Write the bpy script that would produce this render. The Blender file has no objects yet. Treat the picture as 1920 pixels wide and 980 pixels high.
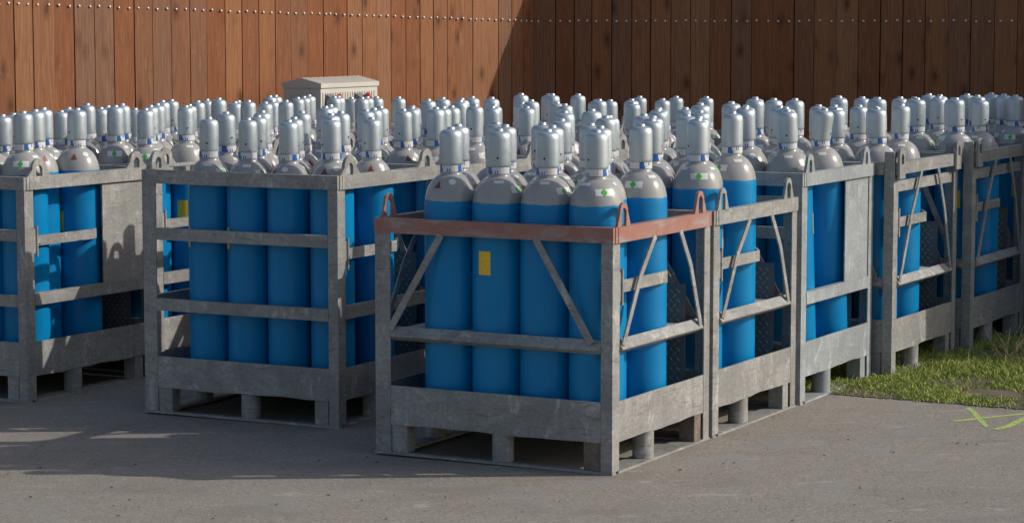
import bpy, math, random
import numpy as np
from mathutils import Vector, Matrix
random.seed(7)
rng = np.random.default_rng(7)
sc = bpy.context.scene
COL = sc.collection
R_ = math.radians

# ---------------------------------------------------------------- camera, sky, sun
cam_d = bpy.data.cameras.new('camera')
cam = bpy.data.objects.new('camera', cam_d)
COL.objects.link(cam)
sc.camera = cam
cam_d.sensor_width = 36
cam_d.lens = 85.70
cam_d.clip_end = 2000
CAM_H = 1.8685
PITCH = R_(5.6785)
cam.location = (0, 0, CAM_H)
cam.rotation_euler = (math.pi / 2 - PITCH, 0, 0)

SUN_EL = R_(31)
w = bpy.data.worlds.new('World')
sc.world = w
w.use_nodes = True
nt = w.node_tree
sky = nt.nodes.new('ShaderNodeTexSky')
sky.sky_type = 'NISHITA'
sky.sun_disc = False
sky.sun_elevation = SUN_EL
sky.sun_rotation = R_(90)
sky.dust_density = 2.5
sky.ozone_density = 0.6
bg = nt.nodes['Background']
nt.links.new(sky.outputs[0], bg.inputs[0])
bg.inputs[1].default_value = 0.105
sl = bpy.data.lights.new('sun', 'SUN')
sl.energy = 2.8
sl.angle = R_(0.5)
sl.color = (1.0, 0.93, 0.84)
so = bpy.data.objects.new('sun', sl)
COL.objects.link(so)
so.rotation_euler = (0, math.pi / 2 - SUN_EL, 0)
sc.view_settings.view_transform = 'Standard'
sc.view_settings.look = 'None'
sc.view_settings.gamma = 1
sc.view_settings.exposure = 0.17

# ---------------------------------------------------------------- helpers
F_PX = 4570.67
def pray(px, py):
    c, s = math.cos(PITCH), math.sin(PITCH)
    X = (px - 960) / F_PX; U = -(py - 490) / F_PX
    return Vector((X, c + U * s, -s + U * c))
def ground_z(x, y=0):
    return 0.010 * max(-6, min(6, x))
def gpt(px, py):
    """point of the ground under a picture position"""
    d = pray(px, py); z = 0
    for _ in range(5):
        t = (z - CAM_H) / d.z; z = ground_z(d.x * t)
    return Vector((d.x * t, d.y * t, z))

class MB:
    def __init__(s): s.v = []; s.f = []; s.m = []; s.sm = []; s.tint = []
    def add(s, vs, fs, mi=0, smooth=False, tint=0.0):
        b = len(s.v); s.v += [tuple(v) for v in vs]
        s.f += [tuple(i + b for i in f) for f in fs]
        s.m += [mi] * len(fs); s.sm += [smooth] * len(fs); s.tint += [tint] * len(fs)
    def box(s, x0, x1, y0, y1, z0, z1, mi=0, tint=0.0):
        s.add([(x0,y0,z0),(x1,y0,z0),(x1,y1,z0),(x0,y1,z0),(x0,y0,z1),(x1,y0,z1),(x1,y1,z1),(x0,y1,z1)],
              [(0,3,2,1),(4,5,6,7),(0,1,5,4),(1,2,6,5),(2,3,7,6),(3,0,4,7)], mi, False, tint)
    def bar(s, a, b, w_, t_, nrm, mi=0):
        """flat bar from a to b, width w_ in the plane, thickness t_ along nrm"""
        a = Vector(a); b = Vector(b); n = Vector(nrm).normalized(); d = (b - a).normalized(); q = d.cross(n).normalized()
        vs = []
        for p in (a, b):
            for (i, j) in ((-1,-1),(1,-1),(1,1),(-1,1)):
                vs.append(p + q * (i * w_ / 2) + n * (j * t_ / 2))
        s.add(vs, [(0,3,2,1),(4,5,6,7),(0,1,5,4),(1,2,6,5),(2,3,7,6),(3,0,4,7)], mi)
    def lathe(s, prof, n=32, c=(0,0,0), mi=0, smooth=True, cap0=True, cap1=True, th0=0.0, th1=2*math.pi):
        full = abs(th1 - th0 - 2*math.pi) < 1e-6
        k = n if full else n + 1
        vs = []
        for r, z in prof:
            for i in range(k):
                a = th0 + (th1 - th0) * i / n
                vs.append((c[0] + r*math.cos(a), c[1] + r*math.sin(a), c[2] + z))
        fs = []
        for j in range(len(prof) - 1):
            for i in range(n):
                i2 = (i + 1) % k if full else i + 1
                fs.append((j*k + i, j*k + i2, (j+1)*k + i2, (j+1)*k + i))
        s.add(vs, fs, mi, smooth)
        if full and cap0: s.add([vs[i] for i in range(k)], [tuple(reversed(range(k)))], mi)
        if full and cap1: s.add(vs[-k:], [tuple(range(k))], mi)
    def tube(s, pts, r, n=8, mi=0, smooth=True):
        pts = [Vector(p) for p in pts]; rs = r if isinstance(r, (list, tuple)) else [r]*len(pts)
        vs = []; up = Vector((0.13, 0.31, 0.94))
        for i, p in enumerate(pts):
            d = (pts[min(i+1, len(pts)-1)] - pts[max(i-1, 0)]).normalized()
            a = d.cross(up)
            if a.length < 1e-3: a = d.cross(Vector((1,0,0)))
            a.normalize(); b = d.cross(a)
            for k in range(n):
                t = 2*math.pi*k/n
                vs.append(p + (a*math.cos(t) + b*math.sin(t))*rs[i])
        fs = [(j*n+k, j*n+(k+1)%n, (j+1)*n+(k+1)%n, (j+1)*n+k) for j in range(len(pts)-1) for k in range(n)]
        fs += [tuple(reversed(range(n))), tuple(range((len(pts)-1)*n, len(pts)*n))]
        s.add(vs, fs, mi, smooth)
    def mesh(s, name, mats):
        me = bpy.data.meshes.new(name)
        me.from_pydata(s.v, [], s.f)
        for m in (mats if isinstance(mats, (list, tuple)) else [mats]): me.materials.append(m)
        me.polygons.foreach_set('material_index', s.m)
        me.polygons.foreach_set('use_smooth', s.sm)
        if any(s.tint):
            at = me.attributes.new('tint', 'FLOAT', 'FACE'); at.data.foreach_set('value', s.tint)
        me.update()
        return me
    def build(s, name, mats, parent=None):
        o = bpy.data.objects.new(name, s.mesh(name, mats)); COL.objects.link(o)
        if parent: o.parent = parent
        return o

def tag(o, label=None, cat=None, group=None, kind=None):
    if label: o['label'] = label
    if cat: o['category'] = cat
    if group: o['group'] = group
    if kind: o['kind'] = kind
    return o
def empty(name, loc=(0,0,0), rz=0.0):
    o = bpy.data.objects.new(name, None); COL.objects.link(o); o.empty_display_size = 0.1
    o.location = loc; o.rotation_euler = (0,0,rz); return o
def copy_tree(o, parent=None, kids=None):
    c = o.copy(); COL.objects.link(c); c.parent = parent
    for ch in KIDS.get(o.name, []): copy_tree(ch, c)
    return c
KIDS = {}
def reg(o):
    """remember the children of a prototype so copies are quick"""
    KIDS[o.name] = list(o.children)
    for ch in o.children: reg(ch)

# ---------------------------------------------------------------- materials
class N:
    """tiny node-graph helper"""
    def __init__(s, name):
        s.m = bpy.data.materials.new(name); s.m.use_nodes = True; s.t = s.m.node_tree
        s.b = s.t.nodes['Principled BSDF']
    def new(s, typ, **kw):
        n = s.t.nodes.new(typ)
        for k, v in kw.items():
            if k in n.inputs.keys(): n.inputs[k].default_value = v
            else: setattr(n, k, v)
        return n
    def link(s, a, b): s.t.links.new(a, b)
    def coord(s, scale=(1,1,1), obj=True, rnd=True, geo=False):
        tc = s.new('ShaderNodeTexCoord'); mp = s.new('ShaderNodeMapping'); mp.inputs['Scale'].default_value = scale
        if geo: s.link(s.new('ShaderNodeNewGeometry').outputs['Position'], mp.inputs['Vector']); return mp.outputs[0]
        if rnd:
            oi = s.new('ShaderNodeObjectInfo'); ml = s.new('ShaderNodeMath', operation='MULTIPLY'); ml.inputs[1].default_value = 37.0
            s.link(oi.outputs['Random'], ml.inputs[0])
            ad = s.new('ShaderNodeVectorMath', operation='ADD'); s.link(tc.outputs['Object'], ad.inputs[0]); s.link(ml.outputs[0], ad.inputs[1])
            s.link(ad.outputs[0], mp.inputs['Vector'])
        else: s.link(tc.outputs['Object'], mp.inputs['Vector'])
        return mp.outputs[0]
    def noise(s, vec, scale, detail=4, rough=0.55, dist=0.0):
        n = s.new('ShaderNodeTexNoise'); n.inputs['Scale'].default_value = scale; n.inputs['Detail'].default_value = detail
        n.inputs['Roughness'].default_value = rough; n.inputs['Distortion'].default_value = dist
        s.link(vec, n.inputs['Vector']); return n.outputs['Fac']
    def ramp(s, fac, stops):
        r = s.new('ShaderNodeValToRGB'); e = r.color_ramp.elements
        while len(e) < len(stops): e.new(0.5)
        for i, (p, c) in enumerate(stops):
            e[i].position = p; e[i].color = (*c, 1) if len(c) == 3 else c
        s.link(fac, r.inputs[0]); return r.outputs[0]
    def mix(s, fac, a, b, mode='MIX'):
        n = s.new('ShaderNodeMix', data_type='RGBA', blend_type=mode)
        for sock, v in ((n.inputs[0], fac), (n.inputs[6], a), (n.inputs[7], b)):
            if hasattr(v, 'links'): s.link(v, sock)
            else: sock.default_value = v if isinstance(v, float) else ((*v, 1) if len(v) == 3 else v)
        return n.outputs[2]
    def bump(s, h, strength, dist=0.01):
        b = s.new('ShaderNodeBump'); b.inputs['Strength'].default_value = strength; b.inputs['Distance'].default_value = dist
        s.link(h, b.inputs['Height']); s.link(b.outputs[0], s.b.inputs['Normal'])
    def set(s, color=None, rough=None, metal=None, spec=None):
        for v, k in ((color, 'Base Color'), (rough, 'Roughness'), (metal, 'Metallic'), (spec, 'Specular IOR Level')):
            if v is None: continue
            if hasattr(v, 'links'): s.link(v, s.b.inputs[k])
            else: s.b.inputs[k].default_value = (*v, 1) if isinstance(v, tuple) else v
        return s.m

def flat(name, c, rough=0.5, metal=0.0):
    return N(name).set(c, rough, metal)

def galv(name, a, b, rust=0.5, scratch=True):
    n = N(name); v = n.coord((1,1,1))
    big = n.noise(v, 4.5, 5, 0.6)
    col = n.mix(big, a, b)
    st = n.noise(n.coord((26, 26, 2.2)), 1.0, 4, 0.65)
    col = n.mix(n.ramp(st, [(0.42, (0,0,0)), (0.75, (0.55,)*3)]), col, tuple(x*0.55 for x in a))
    fine = n.noise(v, 60, 3, 0.7)
    col = n.mix(0.35, col, n.ramp(fine, [(0.3, tuple(x*0.6 for x in a)), (0.7, tuple(min(1,x*1.35) for x in b))]))
    stn = n.noise(n.coord((1.4, 1.4, 3.0)), 1.6, 7, 0.72, 0.6)
    col = n.mix(n.ramp(stn, [(0.44, (0,0,0)), (0.52, (0.30,)*3), (0.70, (0.62,)*3)]), col, tuple(x*0.62 for x in a))
    wh = n.noise(n.coord((9, 9, 5)), 1.3, 7, 0.75, 0.9)
    col = n.mix(n.ramp(wh, [(0.57, (0,0,0)), (0.63, (0.5,)*3)]), col, tuple(min(1, x*1.45) for x in b))
    sp = n.noise(v, 9, 6, 0.75, 0.8)
    col = n.mix(n.ramp(sp, [(0.66 - 0.05*rust, (0,0,0)), (0.72, (rust,)*3)]), col, (0.13, 0.075, 0.04))
    if scratch:
        sc_ = n.noise(n.coord((5, 5, 60)), 1.0, 5, 0.75, 1.6)
        col = n.mix(n.ramp(sc_, [(0.57, (0,0,0)), (0.63, (0.50,)*3)]), col, (0.09, 0.09, 0.09))
    n.bump(fine, 0.12, 0.004)
    return n.set(col, n.ramp(big, [(0.3, (0.5,)*3), (0.7, (0.7,)*3)]), 0.12, 0.35)

M = {}
M['galv_old'] = galv('galvanised_old', (0.25,0.251,0.245), (0.38,0.378,0.362), 0.55)
M['galv_warm'] = galv('galvanised_warm', (0.275,0.273,0.257), (0.405,0.40,0.375), 0.5)
M['galv_cool'] = galv('galvanised_cool', (0.29,0.32,0.335), (0.39,0.42,0.435), 0.0, False)
def redpaint():
    n = N('worn_red_paint'); v = n.coord((1,1,1))
    g = n.mix(n.noise(v, 5, 4), (0.27,0.26,0.25), (0.38,0.36,0.34))
    r = n.mix(n.noise(v, 12, 4), (0.27,0.085,0.06), (0.38,0.18,0.135))
    f = n.ramp(n.noise(n.coord((1,1,2.5)), 7, 9, 0.78, 0.5), [(0.36, (0.95,)*3), (0.50, (0.82,)*3), (0.56, (0.55,)*3), (0.62, (0.12,)*3)])
    return n.set(n.mix(f, g, r), 0.55, 0.0)
M['red'] = redpaint()
def tread():
    n = N('tread_plate_steel'); v = n.coord((1,1,1))
    return n.set(n.mix(n.noise(v, 7, 5), (0.10,0.105,0.11), (0.19,0.195,0.20)), 0.5, 0.3)
M['tread'] = tread()
def blue():
    n = N('blue_enamel'); v = n.coord((1,1,1))
    oi = n.new('ShaderNodeObjectInfo')
    c = n.mix(oi.outputs['Random'], (0.0,0.192,0.46), (0.0,0.220,0.49))
    c = n.mix(n.ramp(n.noise(v, 3, 5, 0.6), [(0.35, (0,0,0)), (0.75, (0.35,)*3)]), c, (0.0,0.235,0.46))
    sc_ = n.noise(n.coord((40, 40, 5)), 1, 4, 0.7)
    c = n.mix(n.ramp(sc_, [(0.70, (0,0,0)), (0.76, (0.35,)*3)]), c, (0.25,0.35,0.42))
    rb = n.noise(n.coord((2.2, 2.2, 38)), 1, 6, 0.72, 0.4)
    c = n.mix(n.ramp(rb, [(0.60, (0,0,0)), (0.72, (0.30,)*3)]), c, (0.015,0.26,0.48))
    dr = n.noise(v, 5.5, 7, 0.75, 0.5)
    c = n.mix(n.ramp(dr, [(0.62, (0,0,0)), (0.75, (0.35,)*3)]), c, (0.01,0.10,0.26))
    return n.set(c, n.ramp(n.noise(v, 9, 4), [(0.3, (0.28,)*3), (0.7, (0.46,)*3)]), 0.0, 0.30)
M['blue'] = blue()
def greyp():
    n = N('grey_enamel'); v = n.coord((1,1,1))
    c = n.mix(n.noise(v, 8, 5, 0.6), (0.285,0.285,0.28), (0.365,0.365,0.36))
    c = n.mix(n.ramp(n.noise(v, 15, 5, 0.7, 0.5), [(0.64, (0,0,0)), (0.69, (0.55,)*3)]), c, (0.52,0.50,0.48))
    return n.set(c, 0.22, 0.0, 0.5)
M['grey'] = greyp()
def capm():
    n = N('silver_cap'); v = n.coord((1,1,1))
    c = n.mix(n.noise(v, 14, 4), (0.41,0.475,0.515), (0.55,0.615,0.65))
    st = n.noise(n.coord((3,3,140)), 1, 3, 0.6)
    c = n.mix(n.ramp(st, [(0.3, (0,0,0)), (0.8, (0.5,)*3)]), c, (0.50,0.54,0.56))
    dr = n.noise(v, 30, 5, 0.75)
    c = n.mix(n.ramp(dr, [(0.66, (0,0,0)), (0.74, (0.4,)*3)]), c, (0.30,0.28,0.24))
    oi = n.new('ShaderNodeObjectInfo')
    c = n.mix(n.ramp(oi.outputs['Random'], [(0.0, (0.45,)*3), (0.5, (0,0,0)), (1.0, (0,0,0))]), c, (0.44,0.48,0.50))
    n.bump(n.noise(v, 80, 3), 0.10, 0.002)
    return n.set(c, n.ramp(n.noise(v, 20, 4), [(0.3, (0.42,)*3), (0.7, (0.58,)*3)]), 0.68, 0.5)
M['cap'] = capm()
M['black'] = flat('dark_hole', (0.008,0.008,0.008), 0.8)
M['white_label'] = flat('white_label', (0.66,0.66,0.65), 0.4)
M['green'] = flat('green_label', (0.045,0.42,0.05), 0.45)
M['brown'] = flat('brown_red_label', (0.20,0.045,0.03), 0.5)
M['label_blue'] = flat('blue_print', (0.02,0.13,0.42), 0.4)
M['rust'] = galv('rusty_steel', (0.13,0.085,0.065), (0.24,0.20,0.175), 0.9)
M['tread_raised'] = flat('tread_raised', (0.26,0.265,0.27), 0.4, 0.3)
def yellow():
    n = N('yellow_sticker'); tc = n.new('ShaderNodeTexCoord')
    sp = n.new('ShaderNodeSeparateXYZ'); n.link(tc.outputs['Object'], sp.inputs[0])
    wv = n.new('ShaderNodeTexWave', wave_type='BANDS', bands_direction='Z'); wv.inputs['Scale'].default_value = 60
    n.link(tc.outputs['Object'], wv.inputs['Vector'])
    gaps = n.noise(n.coord((220,220,60), rnd=False), 1, 2)
    f = n.ramp(wv.outputs['Fac'], [(0.62, (0,0,0)), (0.75, (0.5,)*3)])
    f2 = n.mix(1.0, f, n.ramp(gaps, [(0.42, (0,0,0)), (0.5, (1,1,1))]), 'MULTIPLY')
    return n.set(n.mix(f2, (0.95,0.58,0.03), (0.30,0.15,0.03)), 0.45)
M['yellow'] = yellow()
def asphalt():
    n = N('asphalt'); v = n.coord((1,1,1), geo=True)
    big = n.noise(v, 0.7, 5, 0.6); mid = n.noise(v, 6, 5, 0.65); fine = n.noise(v, 110, 3, 0.7)
    c = n.mix(big, (0.21,0.188,0.157), (0.315,0.284,0.240))
    c = n.mix(n.ramp(mid, [(0.3, (0,0,0)), (0.7, (0.5,)*3)]), c, (0.30,0.278,0.245))
    vo = n.new('ShaderNodeTexVoronoi'); vo.inputs['Scale'].default_value = 150; n.link(v, vo.inputs['Vector'])
    spec = n.new('ShaderNodeSeparateColor'); n.link(vo.outputs['Color'], spec.inputs[0])
    c = n.mix(n.ramp(spec.outputs[0], [(0.0, (0.5,)*3), (0.25, (0,0,0)), (0.7, (0,0,0)), (1.0, (0.0,)*3)]), c, (0.07,0.063,0.055))
    c = n.mix(n.ramp(spec.outputs[1], [(0.66, (0,0,0)), (1.0, (0.55,)*3)]), c, (0.50,0.455,0.39))
    c = n.mix(n.ramp(fine, [(0.35, (0.25,)*3), (0.6, (0,0,0))]), c, (0.12,0.108,0.092))
    bl = n.noise(v, 2.6, 5, 0.6, 0.4)
    c = n.mix(n.ramp(bl, [(0.55, (0,0,0)), (0.66, (0.5,)*3)]), c, (0.25,0.25,0.245))
    # pale scuffs, long and thin, running across
    sv = n.coord((3.5, 12, 1), geo=True)
    sf = n.noise(sv, 1.0, 7, 0.68, 0.8)
    c = n.mix(n.ramp(sf, [(0.60, (0,0,0)), (0.72, (0.6,)*3)]), c, (0.52,0.49,0.44))
    ck = n.new('ShaderNodeTexVoronoi', feature='DISTANCE_TO_EDGE'); ck.inputs['Scale'].default_value = 0.55; ck.inputs['Randomness'].default_value = 1.0
    wv_ = n.new('ShaderNodeTexNoise'); wv_.inputs['Scale'].default_value = 2.3; wv_.inputs['Detail'].default_value = 6; n.link(v, wv_.inputs['Vector'])
    av = n.new('ShaderNodeVectorMath', operation='ADD'); n.link(v, av.inputs[0]); n.link(wv_.outputs['Color'], av.inputs[1]); n.link(av.outputs[0], ck.inputs['Vector'])
    c = n.mix(n.ramp(ck.outputs['Distance'], [(0.0, (0.22,)*3), (0.006, (0,0,0))]), c, (0.09,0.08,0.068))
    dk = n.noise(n.coord((1.3, 2.2, 1), geo=True), 1.0, 6, 0.6, 0.3)
    c = n.mix(n.ramp(dk, [(0.52, (0,0,0)), (0.70, (0.55,)*3)]), c, (0.17,0.155,0.135))
    hb = n.mix(0.5, spec.outputs[0], fine)
    n.bump(hb, 0.35, 0.004)
    return n.set(c, 0.85, 0.0, 0.25)
M['asphalt'] = asphalt()
def soil():
    n = N('soil'); v = n.coord((1,1,1), geo=True)
    return n.set(n.mix(n.noise(v, 14, 6, 0.7), (0.07,0.057,0.04), (0.24,0.20,0.15)), 0.95, 0.0, 0.1)
M['soil'] = soil()
def blade():
    n = N('grass_blades'); at = n.new('ShaderNodeAttribute', attribute_name='tint')
    c = n.ramp(at.outputs['Fac'], [(0.0, (0.10,0.14,0.02)), (0.45, (0.25,0.33,0.055)), (0.8, (0.40,0.46,0.10)), (1.0, (0.55,0.46,0.24))])
    n.b.inputs['Subsurface Weight'].default_value = 0.0
    return n.set(c, 0.6, 0.0, 0.25)
M['blade'] = blade()
def plank(name, base, dark, pale, grey):
    n = N(name)
    tc = n.new('ShaderNodeTexCoord'); at = n.new('ShaderNodeAttribute', attribute_name='tint')
    ml = n.new('ShaderNodeMath', operation='MULTIPLY'); ml.inputs[1].default_value = 91.0; n.link(at.outputs['Fac'], ml.inputs[0])
    ad = n.new('ShaderNodeVectorMath', operation='ADD'); n.link(tc.outputs['Object'], ad.inputs[0]); n.link(ml.outputs[0], ad.inputs[1])
    def mp(sx, sz, v=ad.outputs[0]):
        m_ = n.new('ShaderNodeMapping'); m_.inputs['Scale'].default_value = (sx, sx, sz); n.link(v, m_.inputs['Vector']); return m_.outputs[0]
    # knots bend the grain
    wrp = n.noise(mp(5, 1.6), 1.0, 3, 0.5)
    grain = n.noise(mp(46, 2.4), 1.0, 5, 0.65, 2.2)
    broad = n.noise(mp(11, 0.7), 1.0, 4, 0.6, 0.8)
    wv = n.new('ShaderNodeTexWave', wave_type='BANDS', bands_direction='X'); wv.inputs['Scale'].default_value = 5; wv.inputs['Distortion'].default_value = 9
    wv.inputs['Detail'].default_value = 3; wv.inputs['Detail Scale'].default_value = 0.7; n.link(mp(2.6, 0.55), wv.inputs['Vector'])
    wn = n.new('ShaderNodeTexWhiteNoise', noise_dimensions='1D'); n.link(at.outputs['Fac'], wn.inputs['W'])
    col = n.mix(broad, base, dark)
    col = n.mix(n.ramp(wn.outputs['Value'], [(0.0, (0,0,0)), (0.4, (0.12,)*3), (0.8, (0.5,)*3), (1.0, (0.9,)*3)]), col, grey)
    sc2 = n.new('ShaderNodeSeparateColor'); n.link(wn.outputs['Color'], sc2.inputs[0])
    col = n.mix(n.ramp(sc2.outputs[1], [(0.5, (0,0,0)), (1.0, (0.7,)*3)]), col, pale)
    col = n.mix(n.ramp(wv.outputs['Fac'], [(0.25, (0.22,)*3), (0.7, (0,0,0))]), col, dark)
    col = n.mix(n.ramp(grain, [(0.40, (0.34,)*3), (0.54, (0,0,0))]), col, tuple(x*0.5 for x in dark))
    col = n.mix(n.ramp(grain, [(0.56, (0,0,0)), (0.72, (0.35,)*3)]), col, pale)
    vo = n.new('ShaderNodeTexVoronoi'); vo.inputs['Scale'].default_value = 1.0; n.link(mp(7.0, 3.4), vo.inputs['Vector'])
    kn = n.ramp(vo.outputs['Distance'], [(0.06, (0.8,)*3), (0.14, (0.4,)*3), (0.30, (0,0,0))])
    col = n.mix(kn, col, tuple(x*0.35 for x in dark))
    vo2 = n.new('ShaderNodeTexVoronoi'); vo2.inputs['Scale'].default_value = 1.0; n.link(mp(11, 3.1), vo2.inputs['Vector'])
    hal = n.ramp(vo2.outputs['Distance'], [(0.10, (0.0,)*3), (0.13, (0.22,)*3), (0.17, (0,0,0))])
    col = n.mix(hal, col, (0.40,0.24,0.14))
    rs = n.noise(mp(14, 3.0), 1.0, 6, 0.7, 0.5)
    col = n.mix(n.ramp(rs, [(0.62, (0,0,0)), (0.70, (0.28,)*3)]), col, (0.34,0.23,0.14))
    n.bump(grain, 0.25, 0.003)
    return n.set(col, 0.7, 0.0, 0.25)
M['wood'] = plank('cedar_boards', (0.315,0.107,0.034), (0.185,0.066,0.027), (0.38,0.18,0.08), (0.215,0.125,0.08))
M['back'] = flat('fence_backing', (0.02,0.013,0.009), 0.9)
M['bolt'] = flat('zinc_bolt', (0.62,0.62,0.60), 0.4, 0.3)
def cabm():
    n = N('cream_cabinet_plastic'); v = n.coord((1,1,1), rnd=False)
    return n.set(n.mix(n.noise(v, 6, 5), (0.50,0.48,0.43), (0.62,0.60,0.54)), 0.5)
M['cab'] = cabm()
M['red_plastic'] = flat('red_plastic', (0.50,0.07,0.05), 0.4)
M['grey_plastic'] = flat('grey_plastic', (0.16,0.16,0.155), 0.5)
def spray():
    n = N('fluorescent_spray_paint'); v = n.coord((1,1,1), geo=True)
    f = n.ramp(n.noise(v, 120, 4, 0.7), [(0.40, (0,0,0)), (0.58, (1,1,1))])
    al = n.ramp(n.noise(v, 95, 5, 0.75), [(0.36, (0.15,)*3), (0.50, (0.9,)*3)]); n.link(al, n.b.inputs['Alpha'])
    return n.set(n.mix(f, (0.36,0.42,0.17), (0.50,0.70,0.13)), 0.8)
M['spray'] = spray()
M['concrete'] = flat('concrete', (0.32,0.31,0.29), 0.9)
M['twig'] = flat('dry_twig', (0.24,0.19,0.12), 0.8)
M['leaf'] = flat('dry_leaf', (0.03,0.022,0.014), 0.9)
M['stone'] = flat('pebble', (0.24,0.23,0.22), 0.85)

# ---------------------------------------------------------------- ground
g = MB()
xs = [-400,-60,-20] + [(-6 + 0.5*i) for i in range(25)] + [20,60,400]
ys = [-60,-5,0,4,8,10,12,14,16,18,20,40,400]
for y in ys:
    for x in xs: g.v.append((x, y, ground_z(x)))
k = len(xs)
for j in range(len(ys)-1):
    for i in range(k-1):
        g.f.append((j*k+i, j*k+i+1, (j+1)*k+i+1, (j+1)*k+i)); g.m.append(0); g.sm.append(False); g.tint.append(0)
tag(g.build('ground', M['asphalt']), kind='structure')

# verge: soil sheet with an uneven front edge; grass grows on it
edge_px = [(1330,716),(1400,722),(1480,731),(1540,737),(1585,741),(1640,746),(1700,750),(1760,754),(1820,760),(1870,764),(1930,769),(2050,779),(2300,800)]
edge = [gpt(*p) for p in edge_px]
sm_ = MB(); ev = []
for i in range(len(edge)-1):
    for t in range(12):
        p = edge[i].lerp(edge[i+1], t/12); ev.append(Vector((p.x, p.y + random.uniform(-0.018, 0.018), 0)))
far = [Vector((p.x + 0.25*(17-p.y)*0.4, 17.2, 0)) for p in ev]
n_ = len(ev)
vs = [(p.x, p.y, ground_z(p.x)+0.004) for p in ev] + [(p.x, p.y, ground_z(p.x)+0.004) for p in far]
sm_.add(vs, [(i, i+1, n_+i+1, n_+i) for i in range(n_-1)])
tag(sm_.build('soil', M['soil']), kind='structure')
def edge_y(x):
    for i in range(len(ev)-1):
        if ev[i].x <= x <= ev[i+1].x:
            t = (x-ev[i].x)/max(1e-6, ev[i+1].x-ev[i].x); return ev[i].y*(1-t)+ev[i+1].y*t
    return ev[0].y if x < ev[0].x else ev[-1].y
BP = gpt(1862, 739)
def grass(nb):
    V = []; Fc = []; T = []
    x = rng.uniform(1.35, 4.6, nb); 
    for i in range(nb):
        xi = x[i]; y0 = edge_y(xi)
        yi = y0 + abs(rng.normal(0, 1.0)) * 1.4 + .035*math.sin(xi*37)*math.sin(xi*11) - rng.choice((0.01, 0.01, 0.03)) if rng.random() < .6 else y0 + rng.uniform(-0.015, 3.2)
        if yi > 16.6: continue
        # bare patches and thin edge
        if ((xi-BP.x)/.17)**2 + ((yi-BP.y)/.16)**2 < rng.uniform(.5, 1.3): continue
        dn = math.sin(xi*9.1+yi*3.3) + math.sin(xi*4.3-yi*7.7+1.3) + math.sin(xi*21+yi*13)*.5
        if dn < -.7 and rng.random() < .75: continue
        if yi-y0 < 0.04 and rng.random() < .5: continue
        hgt = rng.uniform(0.006, 0.022) * (1 + 0.8*max(0, min(1, (yi-y0-.5)))) * (1.2 if dn > .8 else 1)
        if rng.random() < .012: hgt *= 2.3
        a = rng.uniform(0, 2*math.pi); wd = rng.uniform(0.0014, 0.0034)
        ln = rng.uniform(0.3, 1.6)*hgt; b = a + rng.uniform(-1, 1)
        ca, sa = math.cos(a)*wd, math.sin(a)*wd
        z0 = ground_z(xi) + 0.003
        k0 = len(V)
        V += [(xi-ca, yi-sa, z0), (xi+ca, yi+sa, z0),
              (xi+ca*.7+math.cos(b)*ln*.4, yi+sa*.7+math.sin(b)*ln*.4, z0+hgt*.65), (xi-ca*.7+math.cos(b)*ln*.4, yi-sa*.7+math.sin(b)*ln*.4, z0+hgt*.65),
              (xi+math.cos(b)*ln, yi+math.sin(b)*ln, z0+hgt)]
        Fc += [(k0,k0+1,k0+2,k0+3), (k0+3,k0+2,k0+4)]
        t = min(1, max(0, rng.normal(.45+.15*dn*.4, .2))) if rng.random() > .08 else 1.0
        T += [t, t]
    b_ = MB(); b_.v = V; b_.f = Fc; b_.m = [0]*len(Fc); b_.sm = [False]*len(Fc); b_.tint = T
    return b_
tag(grass(110000).build('grass', M['blade']), kind='stuff', label='short green grass at the right edge of the asphalt', cat='grass')

# small grit and dead leaf bits scattered on the asphalt
pb = MB()
for i in range(700):
    p = gpt(random.uniform(-40, 1960), random.uniform(770, 1010)); r = random.uniform(0.0015, 0.0045)
    if p.y > edge_y(p.x) - .05 and p.x > 1.2: continue
    pb.add([(p.x-r,p.y,p.z+.001),(p.x,p.y-r,p.z+.001),(p.x+r,p.y,p.z+.001),(p.x,p.y+r,p.z+.001),(p.x,p.y,p.z+r*1.1)],[(0,1,4),(1,2,4),(2,3,4),(3,0,4)])
tag(pb.build('grit', M['stone']), kind='stuff', label='pale grit scattered over the asphalt', cat='grit')
lf = MB()
leafpts = [(1796,831),(1812,833),(1830,834),(1350,914),(1570,864),(1358,973),(1486,976),(1668,976),(1692,936),(1380,960),(14,889),(614,928),(420,922),(150,905),(700,955),(260,950),(1700,830),(1718,828),(1050,940),(980,960),(1397,826),(1402,812),(1590,825)]
leafpts += [(random.uniform(0,1920), random.uniform(830,980)) for _ in range(70)]
for px, py in leafpts:
    p = gpt(px, py); r = random.uniform(0.004, 0.011)*(1 if px != 1796 else 1.5); a = random.uniform(0, 3.1); c_, s_ = math.cos(a)*r, math.sin(a)*r
    if p.x > 1.2 and p.y > edge_y(p.x)-.05: continue
    lf.add([(p.x-c_,p.y-s_,p.z+.002),(p.x+s_*.4,p.y-c_*.4,p.z+.006),(p.x+c_,p.y+s_,p.z+.003),(p.x-s_*.4,p.y+c_*.4,p.z+.005)],[(0,1,2,3)])
tag(lf.build('leaf_litter', M['leaf']), kind='stuff', label='dark bits of dead leaf lying on the asphalt', cat='leaf litter')

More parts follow.
